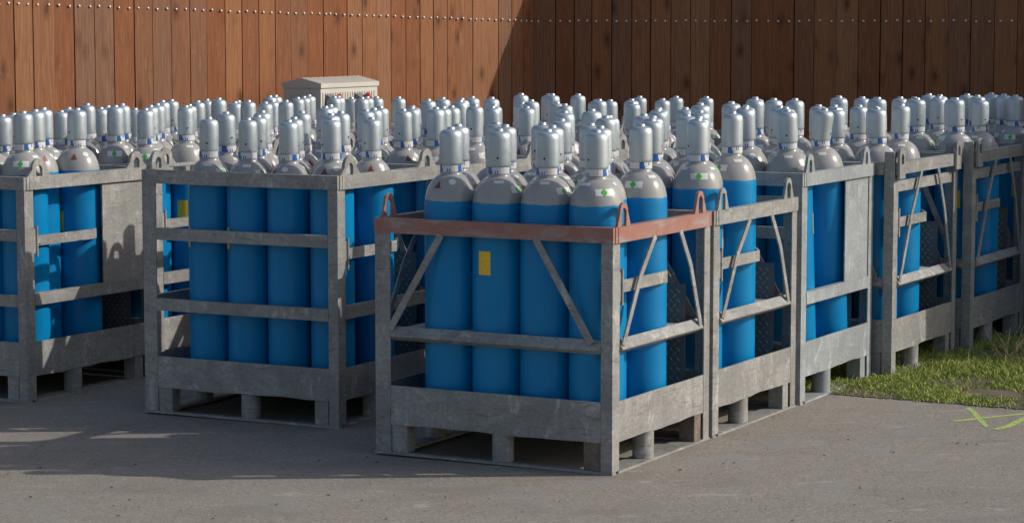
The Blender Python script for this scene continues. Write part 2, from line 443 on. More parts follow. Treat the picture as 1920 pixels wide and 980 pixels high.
# spray marks
def stroke(pts, w0, name_mb):
    P = [gpt(*p) for p in pts]; Q = []
    for i in range(len(P)-1):
        for t in range(8): Q.append(P[i].lerp(P[i+1], t/8))
    Q.append(P[-1]); vs = []; n = len(Q)
    for i, p in enumerate(Q):
        d = (Q[min(i+1,n-1)]-Q[max(i-1,0)]).normalized(); q = Vector((-d.y, d.x, 0)); e = min(1, 5*min(i, n-1-i)/n + .75)
        ww = w0*(0.85+random.uniform(0,.3))*e
        vs += [p+q*ww+Vector((0,0,.0012)), p-q*ww+Vector((0,0,.0012))]
    name_mb.add(vs, [(2*i,2*i+1,2*i+3,2*i+2) for i in range(n-1)])
s1 = MB(); stroke([(1814,764),(1824,771),(1850,800)], .014, s1)
s2 = MB(); stroke([(1789,790),(1850,783),(1930,775),(1960,772)], .016, s2)
s3 = MB(); stroke([(1866,806),(1890,800),(1925,783)], .018, s3)
for i, (mb, lb) in enumerate(((s1, 'short yellow green spray stroke crossing the long thin spray line'), (s2, 'long thin yellow green spray line running to the right picture edge'), (s3, 'lowest short yellow green spray dash at the right picture edge'))):
    o = mb.build('paint_mark', M['spray']); o.location.z = 0.001*i
    tag(o, lb, 'paint mark', 'fluorescent spray marks on the asphalt')

# ---------------------------------------------------------------- timber fence (two runs meeting in a corner)
P0 = Vector((-3.19, 15.20, 0)); DL = Vector((.7050, .7092, 0)).normalized()
def s_of(px, P, D):
    q = (px-960)/F_PX*1.004; return (q*P.y - P.x)/(D.x - q*D.y)
sC = s_of(1000, P0, DL); PC = P0 + DL*sC
DR = Vector((math.cos(R_(16.2)), -math.sin(R_(16.2)), 0))
gl = [x/2 for x in (68,138,218,293,367,440,515,583,653,722,787,855,917,980,1040,1098,1160,1218,1250,1308,1363,1417,1470,1525,1578,1628,1680,1725,1775,1820,1870,1920,1962)]
sl_ = [s_of(x, P0, DL) for x in gl]
sl_ = [sl_[0]-.145*i for i in range(34, 0, -1)] + sl_ + [sC]
gr = [900+x/1.882 for x in (265,330,392,462,532,598,668,738,805,880,952,1025,1100,1170,1248,1325,1402,1480,1558,1640,1718,1802,1882)]
sr_ = [s_of(x, PC, DR) for x in gr]
sr_ = [-.14, 0] + sr_ + [sr_[-1]+.155*i for i in range(1, 30)]
FH = 2.224
def fence(name, P, D, ss, label, zb, bolts_to):
    ang = math.atan2(D.y, D.x); root = empty(name, (P.x, P.y, 0), ang)
    tag(root, label, 'fence', 'timber fence behind the cages')
    b = MB()
    for i in range(len(ss)-1):
        if ss[i+1]-ss[i] < .03: continue
        d = random.uniform(-.003, .003); h_ = FH + random.uniform(-.004, .004)
        ga, gb = random.choice((.0008,.0035,.0045)), random.choice((.0008,.0035,.0045))
        b.box(ss[i]+ga, ss[i+1]-gb, d, .022+d, .01, h_, 0, random.uniform(.02, 1))
    b.build('board_panel', M['wood'], root)
    k_ = MB(); k_.box(ss[0]+.01, ss[-1]-.01, .027, .05, .01, FH-.02)
    for z in (.4, 1.2, 1.95): k_.box(ss[0]+.02, ss[-1]-.08, .0505, .10, z, z+.09)
    k_.build('backing_rail', M['back'], root)
    bm = MB(); bm.lathe([(.0001, -.002), (.0085, -.002), (.0085, .003), (.005, .006), (.0001, .0066)], 8, cap0=False, cap1=False)
    me = bm.mesh('bolt', M['bolt']); n = 0
    for i in range(len(ss)-1):
        w_ = ss[i+1]-ss[i]
        if w_ < .05 or ss[i] < bolts_to[0] or ss[i] > bolts_to[1]: continue
        for f in (.25, .76):
            o = bpy.data.objects.new('bolt', me); COL.objects.link(o); o.parent = root
            s = ss[i]+w_*(f+random.uniform(-.03,.03)); o.location = (s, -.004, zb(s)+random.uniform(-.004, .004)); o.rotation_euler = (math.pi/2, 0, 0)
    return root
fence('timber_fence', P0, DL, sl_, 'sunlit brown board fence running behind the white cabinet to the corner', lambda s: 1.963 - .0235*s, (-.8, 99))
fence('timber_fence', PC, DR, sr_, 'brown board fence in full shade filling the right half of the background', lambda s: 1.853, (-1, 3.6))

# ---------------------------------------------------------------- cages
YAW = R_(28.3)
A0 = Vector((.4105, 9.8721, 0)); VR = Vector((math.sin(YAW), math.cos(YAW), 0)); VL = Vector((-math.cos(YAW), math.sin(YAW), 0))

def wavy_panel(mb, a, b, y, t, z0, z1, axis, amp=.003, mi=0, seed=0):
    """sheet from a to b along x (axis 0) or y (axis 1), slightly bent"""
    rr = random.Random(seed); n = 14; ph = [rr.uniform(0, 6) for _ in range(4)]
    def dz(u): return amp*(math.sin(u*9+ph[0])+.6*math.sin(u*23+ph[1]))
    def dy(u): return amp*.8*(math.sin(u*7+ph[2])+.5*math.sin(u*17+ph[3]))
    vs = []
    for i in range(n+1):
        u = i/n; p = a+(b-a)*u; e = min(1, 5*u, 5*(1-u))
        for (yy, z) in ((y+dy(u)*e, z0+dz(u)*e), (y+t+dy(u)*e, z0+dz(u)*e), (y+t+dy(u)*e*.6, z1), (y+dy(u)*e*.6, z1)):
            vs.append((p, yy, z) if axis == 0 else (yy, p, z))
    fs = [(i*4+k, i*4+(k+1)%4, (i+1)*4+(k+1)%4, (i+1)*4+k) for i in range(n) for k in range(4)] + [(3,2,1,0), (n*4, n*4+1, n*4+2, n*4+3)]
    if (axis == 1): fs = [tuple(reversed(f)) for f in fs]
    mb.add(vs, fs, mi)

def lug_mesh(name, mat, base, top, hole, h, t):
    """upright loop standing in the y-z plane: outer outline from base half-width to a round top, open slot"""
    mb = MB(); n = 14; out = []; inn = []
    hc = h - top
    out.append((-base, 0)); inn.append((-hole, 0))
    for i in range(n+1):
        a = math.pi - math.pi*i/n
        out.append((top*math.cos(a), hc + top*math.sin(a)))
        inn.append((hole*math.cos(a), hc*0.86 + hole*math.sin(a)))
    out.append((base, 0)); inn.append((hole, 0))
    m_ = len(out); vs = []
    for x in (-t/2, t/2):
        vs += [(x, p[0], p[1]) for p in out] + [(x, p[0], p[1]) for p in inn]
    fs = []
    for i in range(m_-1):
        fs.append((i, i+1, m_+i+1, m_+i)); fs.append((2*m_+i, 3*m_+i, 3*m_+i+1, 2*m_+i+1))
        fs.append((i, 2*m_+i, 2*m_+i+1, i+1)); fs.append((m_+i, m_+i+1, 3*m_+i+1, 3*m_+i))
    for i in (0, m_-1): fs.append((i, m_+i, 3*m_+i, 2*m_+i))
    mb.add(vs, fs)
    return mb.mesh(name, mat)
LUGS = {k: lug_mesh('lifting_lug', M[k2], *dim) for k, k2, dim in (
    ('A', 'red', (.062,.036,.022,.098,.012)), ('B', 'galv_old', (.062,.036,.022,.098,.012)),
    ('C', 'galv_cool', (.062,.040,.018,.090,.014)), ('D', 'galv_warm', (.088,.052,.024,.088,.016)))}
def plate_lug():
    mb = MB(); n = 16; out = []; w_, h_ = .045, .16
    pts = [(-w_, 0)] + [(w_*math.cos(math.pi-math.pi*i/n), h_-w_*.6+w_*.6*math.sin(math.pi-math.pi*i/n)) for i in range(n+1)] + [(w_, 0)]
    inn = [(-.02, .075)] + [(.021*math.cos(math.pi-math.pi*i/n), .10+.028*math.sin(math.pi-math.pi*i/n)) for i in range(n+1)] + [(.02, .075)]
    m_ = len(pts); vs = []
    for x in (-.007, .007): vs += [(x, *p) for p in pts] + [(x, *p) for p in inn]
    fs = []
    for i in range(m_):
        j = (i+1) % m_
        fs += [(i, j, m_+j, m_+i), (2*m_+i, 3*m_+i, 3*m_+j, 2*m_+j), (i, 2*m_+i, 2*m_+j, j), (m_+i, m_+j, 3*m_+j, 3*m_+i)]
    mb.add(vs, fs); return mb.mesh('lifting_lug', M['galv_old'])
LUGS['F'] = plate_lug()

def tread_plate(W, L, zt, mat, root):
    mb = MB(); y = L-.075; x0, x1, z0, z1 = -W+.085, -.085, .17, zt
    mb.box(x0, x1, y, y+.005, z0, z1)
    r = .035; i = 0; z = z0+.02
    while z < z1-.02:
        x = x0+.02+(r/2 if i % 2 else 0)
        while x < x1-.02:
            a = .75 if (i % 2) else -.75; c, s = math.cos(a)*.016, math.sin(a)*.016; q = .0055
            mb.add([(x-c,y-.0004,z-s),(x+s*q/.016,y-.0004,z-c*q/.016),(x+c,y-.0004,z+s),(x-s*q/.016,y-.0004,z+c*q/.016),(x,y-.003,z)],
                   [(0,1,4),(1,2,4),(2,3,4),(3,0,4)], 1)
            x += r
        z += r*.62; i += 1
    mb.build('tread_plate', [mat, M['tread_raised']], root)

def make_cage(key, pos, label, typ, W, L, H, mat, rail_mat=None, rz=0.0, sheet=False, bar=True, group=None, kp=(.13,.30), simple=False, seed=1, lugs=True):
    mt = M[mat]; rm = M[rail_mat or mat]
    z = ground_z(pos.x - .3) + .002
    root = empty('cylinder_cage', (pos.x, pos.y, z), -YAW + rz)
    tag(root, label, 'cylinder cage', group)
    e, t = .068, .007
    zt = H-.064
    # posts: angle section with the corner outwards
    for (cx, cy, sx, sy, wx, wy) in ((0,0,-1,1,.052,.066), (-W,0,1,1,.074,.066), (0,L,-1,-1,.066,.060), (-W,L,1,-1,.066,.066)):
        b = MB()
        pts = [(0,0),(wx,0),(wx,t),(t,t),(t,wy),(0,wy)]
        P = [(cx+sx*p[0], cy+sy*p[1]) for p in pts]
        if sx*sy < 0: P = P[::-1]
        n = 6
        ph = H+.055 if (typ == 'F') else zt
        b.add([(*p, .012) for p in P]+[(*p, ph) for p in P], [(i, (i+1)%n, n+(i+1)%n, n+i) for i in range(n)]+[(5,4,3,2,1,0),(6,7,8,9,10,11)])
        b.build('post', mt, root)
    # top rails
    for seg in ('front','right','back','left'):
        b = MB()
        ins = .001 if typ != 'F' else .068
        if seg == 'front': b.box(-W+.001 if typ != 'F' else -W+.076, .004 if typ != 'F' else -.054, -.006, .030, zt, H)
        if seg == 'back': b.box(-W+.001 if typ != 'F' else -W+.068, .004 if typ != 'F' else -.068, L-.030, L+.006, zt, H)
        if seg == 'right': b.box(-.026, .010, .034, L-.034, zt, H); b.box(.0045, .0075, .012, .034, zt, H); b.box(-.02, .0035, .0305, .0335, zt+.004, H-.004)
        if seg == 'left': b.box(-W-.010, -W+.026, .034, L-.034, zt, H)
        b.build('top_rail', rm, root)
    def roof(mb, a0, a1, out, inn, z0, axis, cut=0.0):
        sgn = 1
        prof = [(inn*.6, z0), (out, z0+.018), (out, z0+.024), (inn*.6, z0+.060)]
        vs = []
        for k_, a in enumerate((a0, a1)):
            for (q, zz) in prof:
                aa = a - (cut if (k_ == 1 and q == inn) else 0)
                vs.append((aa, q, zz) if axis == 0 else (q, aa, zz))
        mb.add(vs, [(0,1,5,4),(1,2,6,5),(2,3,7,6),(3,0,4,7),(3,2,1,0),(4,5,6,7)])
    # mid rails and braces
    if typ in ('A', 'F'):
        zm = .495 if typ == 'A' else .46
        b = MB(); roof(b, -W+.076, -.054, -.012, .028, zm, 0); b.build('mid_rail', mt, root)
        b = MB(); roof(b, .068, L*.90, .014, -.026, zm, 1, .05); b.build('mid_rail', mt, root)
        b = MB(); roof(b, -W+.068, -.068, L+.004, L-.03, zm, 0); b.build('mid_rail', mt, root)
        b = MB(); roof(b, .068, L-.062, -W-.004, -W+.03, zm, 1); b.build('mid_rail', mt, root)
        y = -.004
        for (xa, xb) in ((-W*.71, -W*.935), (-W*.31, -W*.085)):
            b = MB(); b.bar((xa, y, zt+.003), (xb, y, zm+.045), .030, .007, (0,1,0)); b.build('brace', mt, root)
            b = MB(); b.bar((xa, L+.001, zt+.003), (xb, L+.001, zm+.045), .030, .007, (0,1,0)); b.build('brace', mt, root)
        for (ya, yb, ym, dy) in ((L*.40, L*.085, L*.25, .004), (L*.66, L*.88, L*.75, .018)):
            for X in (.007, -W-.003):
                b = MB(); zmid = (zt+zm)/2
                b.bar((X, ya, zt+.003), (X, ym+dy, zmid+.08), .028, .007, (1,0,0)); b.bar((X+.0005, ym+dy, zmid+.08), (X+.0005, yb, zm+.035), .028, .007, (1,0,0)); b.build('brace', mt, root)
        if typ == 'F':
            for X in (-.03, -W+.012):
                b = MB(); b.box(X, X+.018, .068, L-.062, H-.155, H-.10); b.build('mid_rail', mt, root)
    else:
        for zf in (.715, .425):
            z0 = H*zf
            b = MB(); b.box(-W+.0755, -.0535, -.001, .030, z0, z0+.056); b.build('mid_rail', mt, root)
            b = MB(); b.box(-W+.0675, -.0675, L-.030, L+.001, z0, z0+.056); b.build('mid_rail', mt, root)
        z0 = H*.43
        b = MB(); b.box(-.028, .003, .0675, L-.0615, z0, z0+.060); b.build('mid_rail', mt, root)
        b = MB(); b.box(-W-.003, -W+.028, .0675, L-.0675, z0, z0+.060); b.build('mid_rail', mt, root)
        if sheet:
            b = MB(); b.box(-.012, -.006, L*.61, L-.0605, z0+.0605, zt-.001)
            b.build('side_sheet', mt, root)
        for xa, xb in ((-W*.31, -W*.085),):
            b = MB(); b.bar((xa, L-.036, zt+.003), (xb, L-.036, z0+.045), .030, .007, (0,1,0)); b.build('brace', mt, root)
    # kick panels
    z0, z1 = kp
    for (ax, a, b_, y, tt) in ((0, -W+.0755, -.0535, .001, .006), (0, -W+.0675, -.0675, L-.007, .006), (1, .0675, L-.0615, -.007, .006), (1, .0675, L-.0675, -W+.001, .006)):
        b = MB(); wavy_panel(b, a, b_, y, tt, z0, z1, ax, .003, 0, seed*10+ax+int(a*10)); 
        b.build('kick_panel', mt, root)
    b = MB(); b.box(-W+.01, -.01, .01, L-.01, z0+.006, z0+.014); b.build('floor_plate', M['tread'], root)
    # feet
    ft = z0 - .001
    for (x, y, k_) in ((-W+.115,.042,0),(-W*.47,.045,1),(-.098,.042,0),(-.045,L*.40,1),(-.042,L-.11,0),(-W+.045,L*.45,1),(-W+.042,L-.11,0),(-W*.5,L-.045,1)):
        b = MB()
        if k_: b.lathe([(.046,.012),(.046,ft)], 24, (x,y,0))
        else: b.box(x-.036, x+.036, y-.034, y+.034, .012, ft)
        if key == 'A' and k_ == 0 and (abs(x+.098) < .001 or abs(y-(L-.11)) < .001) and x > -.5: tag(b.build('foot', M['rust'], root), 'rusty buckled foot')
        else: b.build('foot', mt, root)
    for (x0,x1,y0,y1) in ((-W-.004,.004,-.004,.03),(-W-.004,.004,L-.10,L+.004),(-.10,.004,.0555,L-.1005),(-W-.004,-W+.10,.0555,L-.1005)):
        b = MB(); b.box(x0, x1, y0, y1, .001, .0115); b.build('base_runner', mt, root)
    # retaining bar inside the right face
    if bar:
        b = MB(); zb = .745 if typ == 'A' else .775
        b.box(-.022, -.012, .085, .56, zb, zb+.05); b.bar((-.017, .555, zb+.025), (-.09, .70, zb+.025), .05, .009, (.9,.45,0)); b.bar((-.088, .70, zb+.025), (-W+.07, .70, zb+.025), .05, .009, (0,1,0))
        o = b.build('retaining_bar', M['galv_warm'] if typ != 'F' else mt, root)
        h_ = MB(); h_.box(-.034, -.004, .0675, .0845, zb-.035, zb+.085); h_.lathe([(.007,zb-.05),(.007,zb+.10)], 10, (-.0035,.094,0)); h_.box(-.012,-.004,.10,.135,zb+.01,zb+.04)
        h_.build('latch', mt, o)
    if not simple: tread_plate(W, L, .70 if typ == 'A' else .74, M['tread'], root)
    if lugs:
        if typ == 'F':
            for (X, Y) in ((.012, .06), (.012, L-.05), (-W-.010, .06), (-W-.010, L-.05)):
                o = bpy.data.objects.new('lifting_lug', LUGS['F']); COL.objects.link(o); o.parent = root; o.location = (X, Y, H-.085)
                if X > 0: o.location.x = .0185
                else: o.location.x = -W-.018
        else:
            off = .115 if key in ('D','E') else .105
            lk = key if key in ('A','B','C') else 'D'
            for (X, Y) in ((-.006, off), (-.006, L-off), (-W+.006, off), (-W+.006, L-off)):
                o = bpy.data.objects.new('lifting_lug', LUGS[lk]); COL.objects.link(o); o.parent = root; o.location = (X, Y, H-.001)
    return root

def at(r, l): return A0 + VR*r + VL*l
GRP1 = 'cages with crossed braces'; GRP2 = 'three-railed cages with plain rails'
GB = 'cages of cylinders in the lines behind'
CAGES = [
 ('A', at(0,0), 'galvanised cage with worn red top rail and slanted braces, nearest of all', 'A', 1.134, .983, 1.02, dict(mat='galv_old', rail_mat='red')),
 ('B', at(1.0,-.01), 'grey steel cage with slanted braces touching the right side of the red-railed cage', 'A', 1.10, .99, 1.015, dict(mat='galv_old')),
 ('C', at(2.03,-.02), 'clean bluish galvanised cage with a flat sheet on its side, beside the verge', 'D', 1.08, .99, 1.12, dict(mat='galv_cool', sheet=True, bar=False)),
 ('F', at(3.05,-.12), 'steel cage with holed lifting plates standing half in shade on the grass edge', 'F', 1.08, 1.04, 1.115, dict(mat='galv_old')),
 ('G', at(4.14,-.19), 'fully shaded steel cage on the grass at the right picture edge', 'F', 1.08, 1.02, 1.115, dict(mat='galv_old')),
 ('H', at(5.20,-.20), 'farthest cage of the right-hand line, mostly beyond the right picture edge', 'F', 1.08, 1.02, 1.10, dict(mat='galv_old', simple=True)),
 ('D', at(.50,1.64), 'grey cage with three plain front rails left of the red-railed cage', 'D', 1.085, .95, 1.165, dict(mat='galv_warm', kp=(.125,.275), rz=R_(1.0))),
 ('D2', at(1.52,1.62), 'steel cage directly behind the three-railed cage, showing two lugs', 'D', 1.07, .97, 1.15, dict(mat='galv_warm')),
 ('D3', at(2.56,1.61), 'third cage of the middle line, hidden behind silver caps', 'D', 1.07, .98, 1.14, dict(mat='galv_warm', simple=True)),
 ('D4', at(3.60,1.56), 'fourth cage of the middle line, in front of the shaded fence', 'D', 1.07, .98, 1.14, dict(mat='galv_warm', simple=True)),
 ('D5', at(4.66,1.54), 'last cage of the middle line, nearest the shaded fence', 'D', 1.07, .98, 1.14, dict(mat='galv_warm', simple=True)),
 ('E', at(.49,3.45), 'pale steel cage with flat side sheet at the left picture edge', 'D', 1.10, 1.01, 1.12, dict(mat='galv_warm', sheet=True, rz=R_(-.6))),
 ('E2', at(1.54,3.44), 'cage behind the leftmost cage, one lug showing over its rail', 'D', 1.07, .98, 1.12, dict(mat='galv_warm')),
 ('E3', at(2.58,3.42), 'third cage of the left-hand line, before the sunlit fence', 'D', 1.07, .98, 1.12, dict(mat='galv_warm', simple=True)),
 ('E4', at(3.64,3.36), 'last cage of the left-hand line, in front of the white cabinet', 'D', 1.07, .98, 1.12, dict(mat='galv_warm', simple=True)),
]
for i, (k_, pos, lb, typ, W, L, H, kw) in enumerate(CAGES):
    make_cage(k_, pos, lb, typ, W, L, H, seed=i+3, group='galvanised cylinder cages', **kw)

# ---------------------------------------------------------------- gas cylinders
def prof(Rr, n=16):
    P = []
    t1 = math.acos((.0475/Rr)**(1/.72))
    for i in range(n+1):
        t = t1*i/n; P.append((Rr*math.cos(t)**.72, .930 + .142*math.sin(t)))
    return P
def surf(P, z):
    for i in range(len(P)-1):
        if P[i][1] <= z <= P[i+1][1]:
            u = (z-P[i][1])/(P[i+1][1]-P[i][1]); return P[i][0]*(1-u)+P[i+1][0]*u
    return P[0][0]
def patch(P, th, hw, z0, z1, off, shape='rect', n=12, nz=5):
    """a label lying on the shoulder: hw half width in metres along the surface"""
    mb = MB(); vs = []
    for j in range(nz+1):
        v = j/nz; z = z0+(z1-z0)*v; r = surf(P, z); r2 = surf(P, z+.001); nx = .001; nzv = (r-r2)
        ln = math.hypot(nx, nzv)
        k_ = 1.0
        if shape == 'diamond': k_ = max(.02, 1-abs(2*v-1))
        if shape == 'oval': k_ = math.sqrt(max(.02, 1-(2*v-1)**2))
        if shape == 'tri': k_ = max(.02, 1-v)
        a = hw*k_/r
        for i in range(n+1):
            t = th - a + 2*a*i/n
            rr = r+off*nx/ln
            vs.append((rr*math.cos(t), rr*math.sin(t), z+off*nzv/ln))
    mb.add(vs, [(j*(n+1)+i, j*(n+1)+i+1, (j+1)*(n+1)+i+1, (j+1)*(n+1)+i) for j in range(nz) for i in range(n)], 0, True)
    return mb
D_ = math.radians
def make_cyl(Rr, capr):
    P = prof(Rr); root = empty('gas_cylinder')
    zb = .958
    def wob(v_):
        if abs(v_[2]-zb) > 1e-5: return v_
        t = math.atan2(v_[1], v_[0]); return (v_[0], v_[1], zb + .0016*math.sin(3*t+1) + .0011*math.sin(9*t) + .0006*math.sin(21*t+2))
    b = MB(); b.lathe([(Rr*.86,0),(Rr*.96,.008),(Rr,.03),(Rr,.35),(Rr,.7),(Rr,.930)]+[(surf(P,z),z) for z in (.94,.95,zb)], 40, cap1=False)
    b.v = [wob(v_) for v_ in b.v]; b.build('body', M['blue'], root)
    b = MB(); b.lathe([(surf(P,zb),zb)]+[p for p in P if p[1] > zb+.002]+[(.0465,1.078),(.0465,1.112)], 40, cap0=False)
    b.v = [wob(v_) for v_ in b.v]; sh = b.build('shoulder', M['grey'], root)
    b = MB(); c = capr
    b.lathe([(c*.96,1.108),(c*.985,1.110),(c,1.118),(c,1.17),(c,1.224),(c*.985,1.235),(c*.945,1.243),(c*.87,1.2495),(c*.74,1.2540),(c*.56,1.2568),(c*.36,1.2580),(c*.35,1.2588),(c*.34,1.2665),(c*.28,1.2685)], 32)
    cp = b.build('valve_cap', M['cap'], root)
    for th in (D_(-62), D_(118)):
        b = MB(); ring = [(.0045*math.cos(a), .0045*math.sin(a)) for a in [2*math.pi*i/10 for i in range(10)]]
        vs = []
        for q in (c-.001, c+.0008):
            for (u, v_) in ring: vs.append((q*math.cos(th)-u*math.sin(th), q*math.sin(th)+u*math.cos(th), 1.146+v_))
        b.add(vs, [(i,(i+1)%10,10+(i+1)%10,10+i) for i in range(10)]+[tuple(range(10,20))])
        b.build('vent_hole', M['black'], cp)
    # collar band with printed blue blocks
    b = MB(); n = 60; rr = random.Random(int(Rr*1e4)); vs = []; fs = []; ms = []
    for zz in (1.079, 1.092, 1.1065):
        for i in range(n):
            a = 2*math.pi*i/n; q = .0482+.0006*math.sin(i*2.3); vs.append((q*math.cos(a), q*math.sin(a), zz))
    pat = [0]*n
    for s0, wq in ((2,5), (21,4), (39,6)):
        for q in range(wq): pat[s0+q] = 1
        for q in (8, 10): pat[(s0+q) % n] = 2
    for j in range(2):
        for i in range(n):
            fs.append((j*n+i, j*n+(i+1)%n, (j+1)*n+(i+1)%n, (j+1)*n+i))
            m_ = 0
            if pat[i] == 1 and (j == 0 or (pat[(i+1) % n] == 1)): m_ = 1
            if pat[i] == 2 and (i+j) % 2: m_ = 1
            ms.append(m_)
    b.add(vs, fs, 0, True); b.m = ms
    b.build('collar_label', [M['white_label'], M['label_blue']], root)
    l1 = patch(P, 0, .040, 1.000, 1.028, .0008).build('shoulder_label', M['white_label'], root)
    patch(P, -.02, .0155, .998, 1.030, .0016, 'diamond').build('hazard_diamond', M['green'], l1)
    l2 = patch(P, D_(160), .017, 1.012, 1.042, .0009, 'tri').build('hazard_label', M['brown'], root)
    patch(P, D_(200), .016, 1.026, 1.050, .0009, 'oval').build('shoulder_label', M['white_label'], root)
    for th in (D_(58), D_(305)): patch(P, th, .020, 1.040, 1.052, .0009).build('shoulder_label', M['white_label'], root)
    reg(root)
    return root
PW = make_cyl(.1145, .0500)
PN = make_cyl(.1025, .0455)
def sticker_mesh(Rr):
    b = MB(); a = .029/Rr; n = 8; q = Rr+.0008
    vs = [(q*math.cos(-a+2*a*i/n), q*math.sin(-a+2*a*i/n), z) for z in (.655,.755) for i in range(n+1)]
    b.add(vs, [(i,i+1,n+2+i,n+1+i) for i in range(n)], 0, True)
    return b.mesh('warning_sticker', M['yellow'])
ST = {.1145: sticker_mesh(.1145), .1025: sticker_mesh(.1025)}
NARROW = ('D','D2','D3','D4','D5','E2','E3','E4')
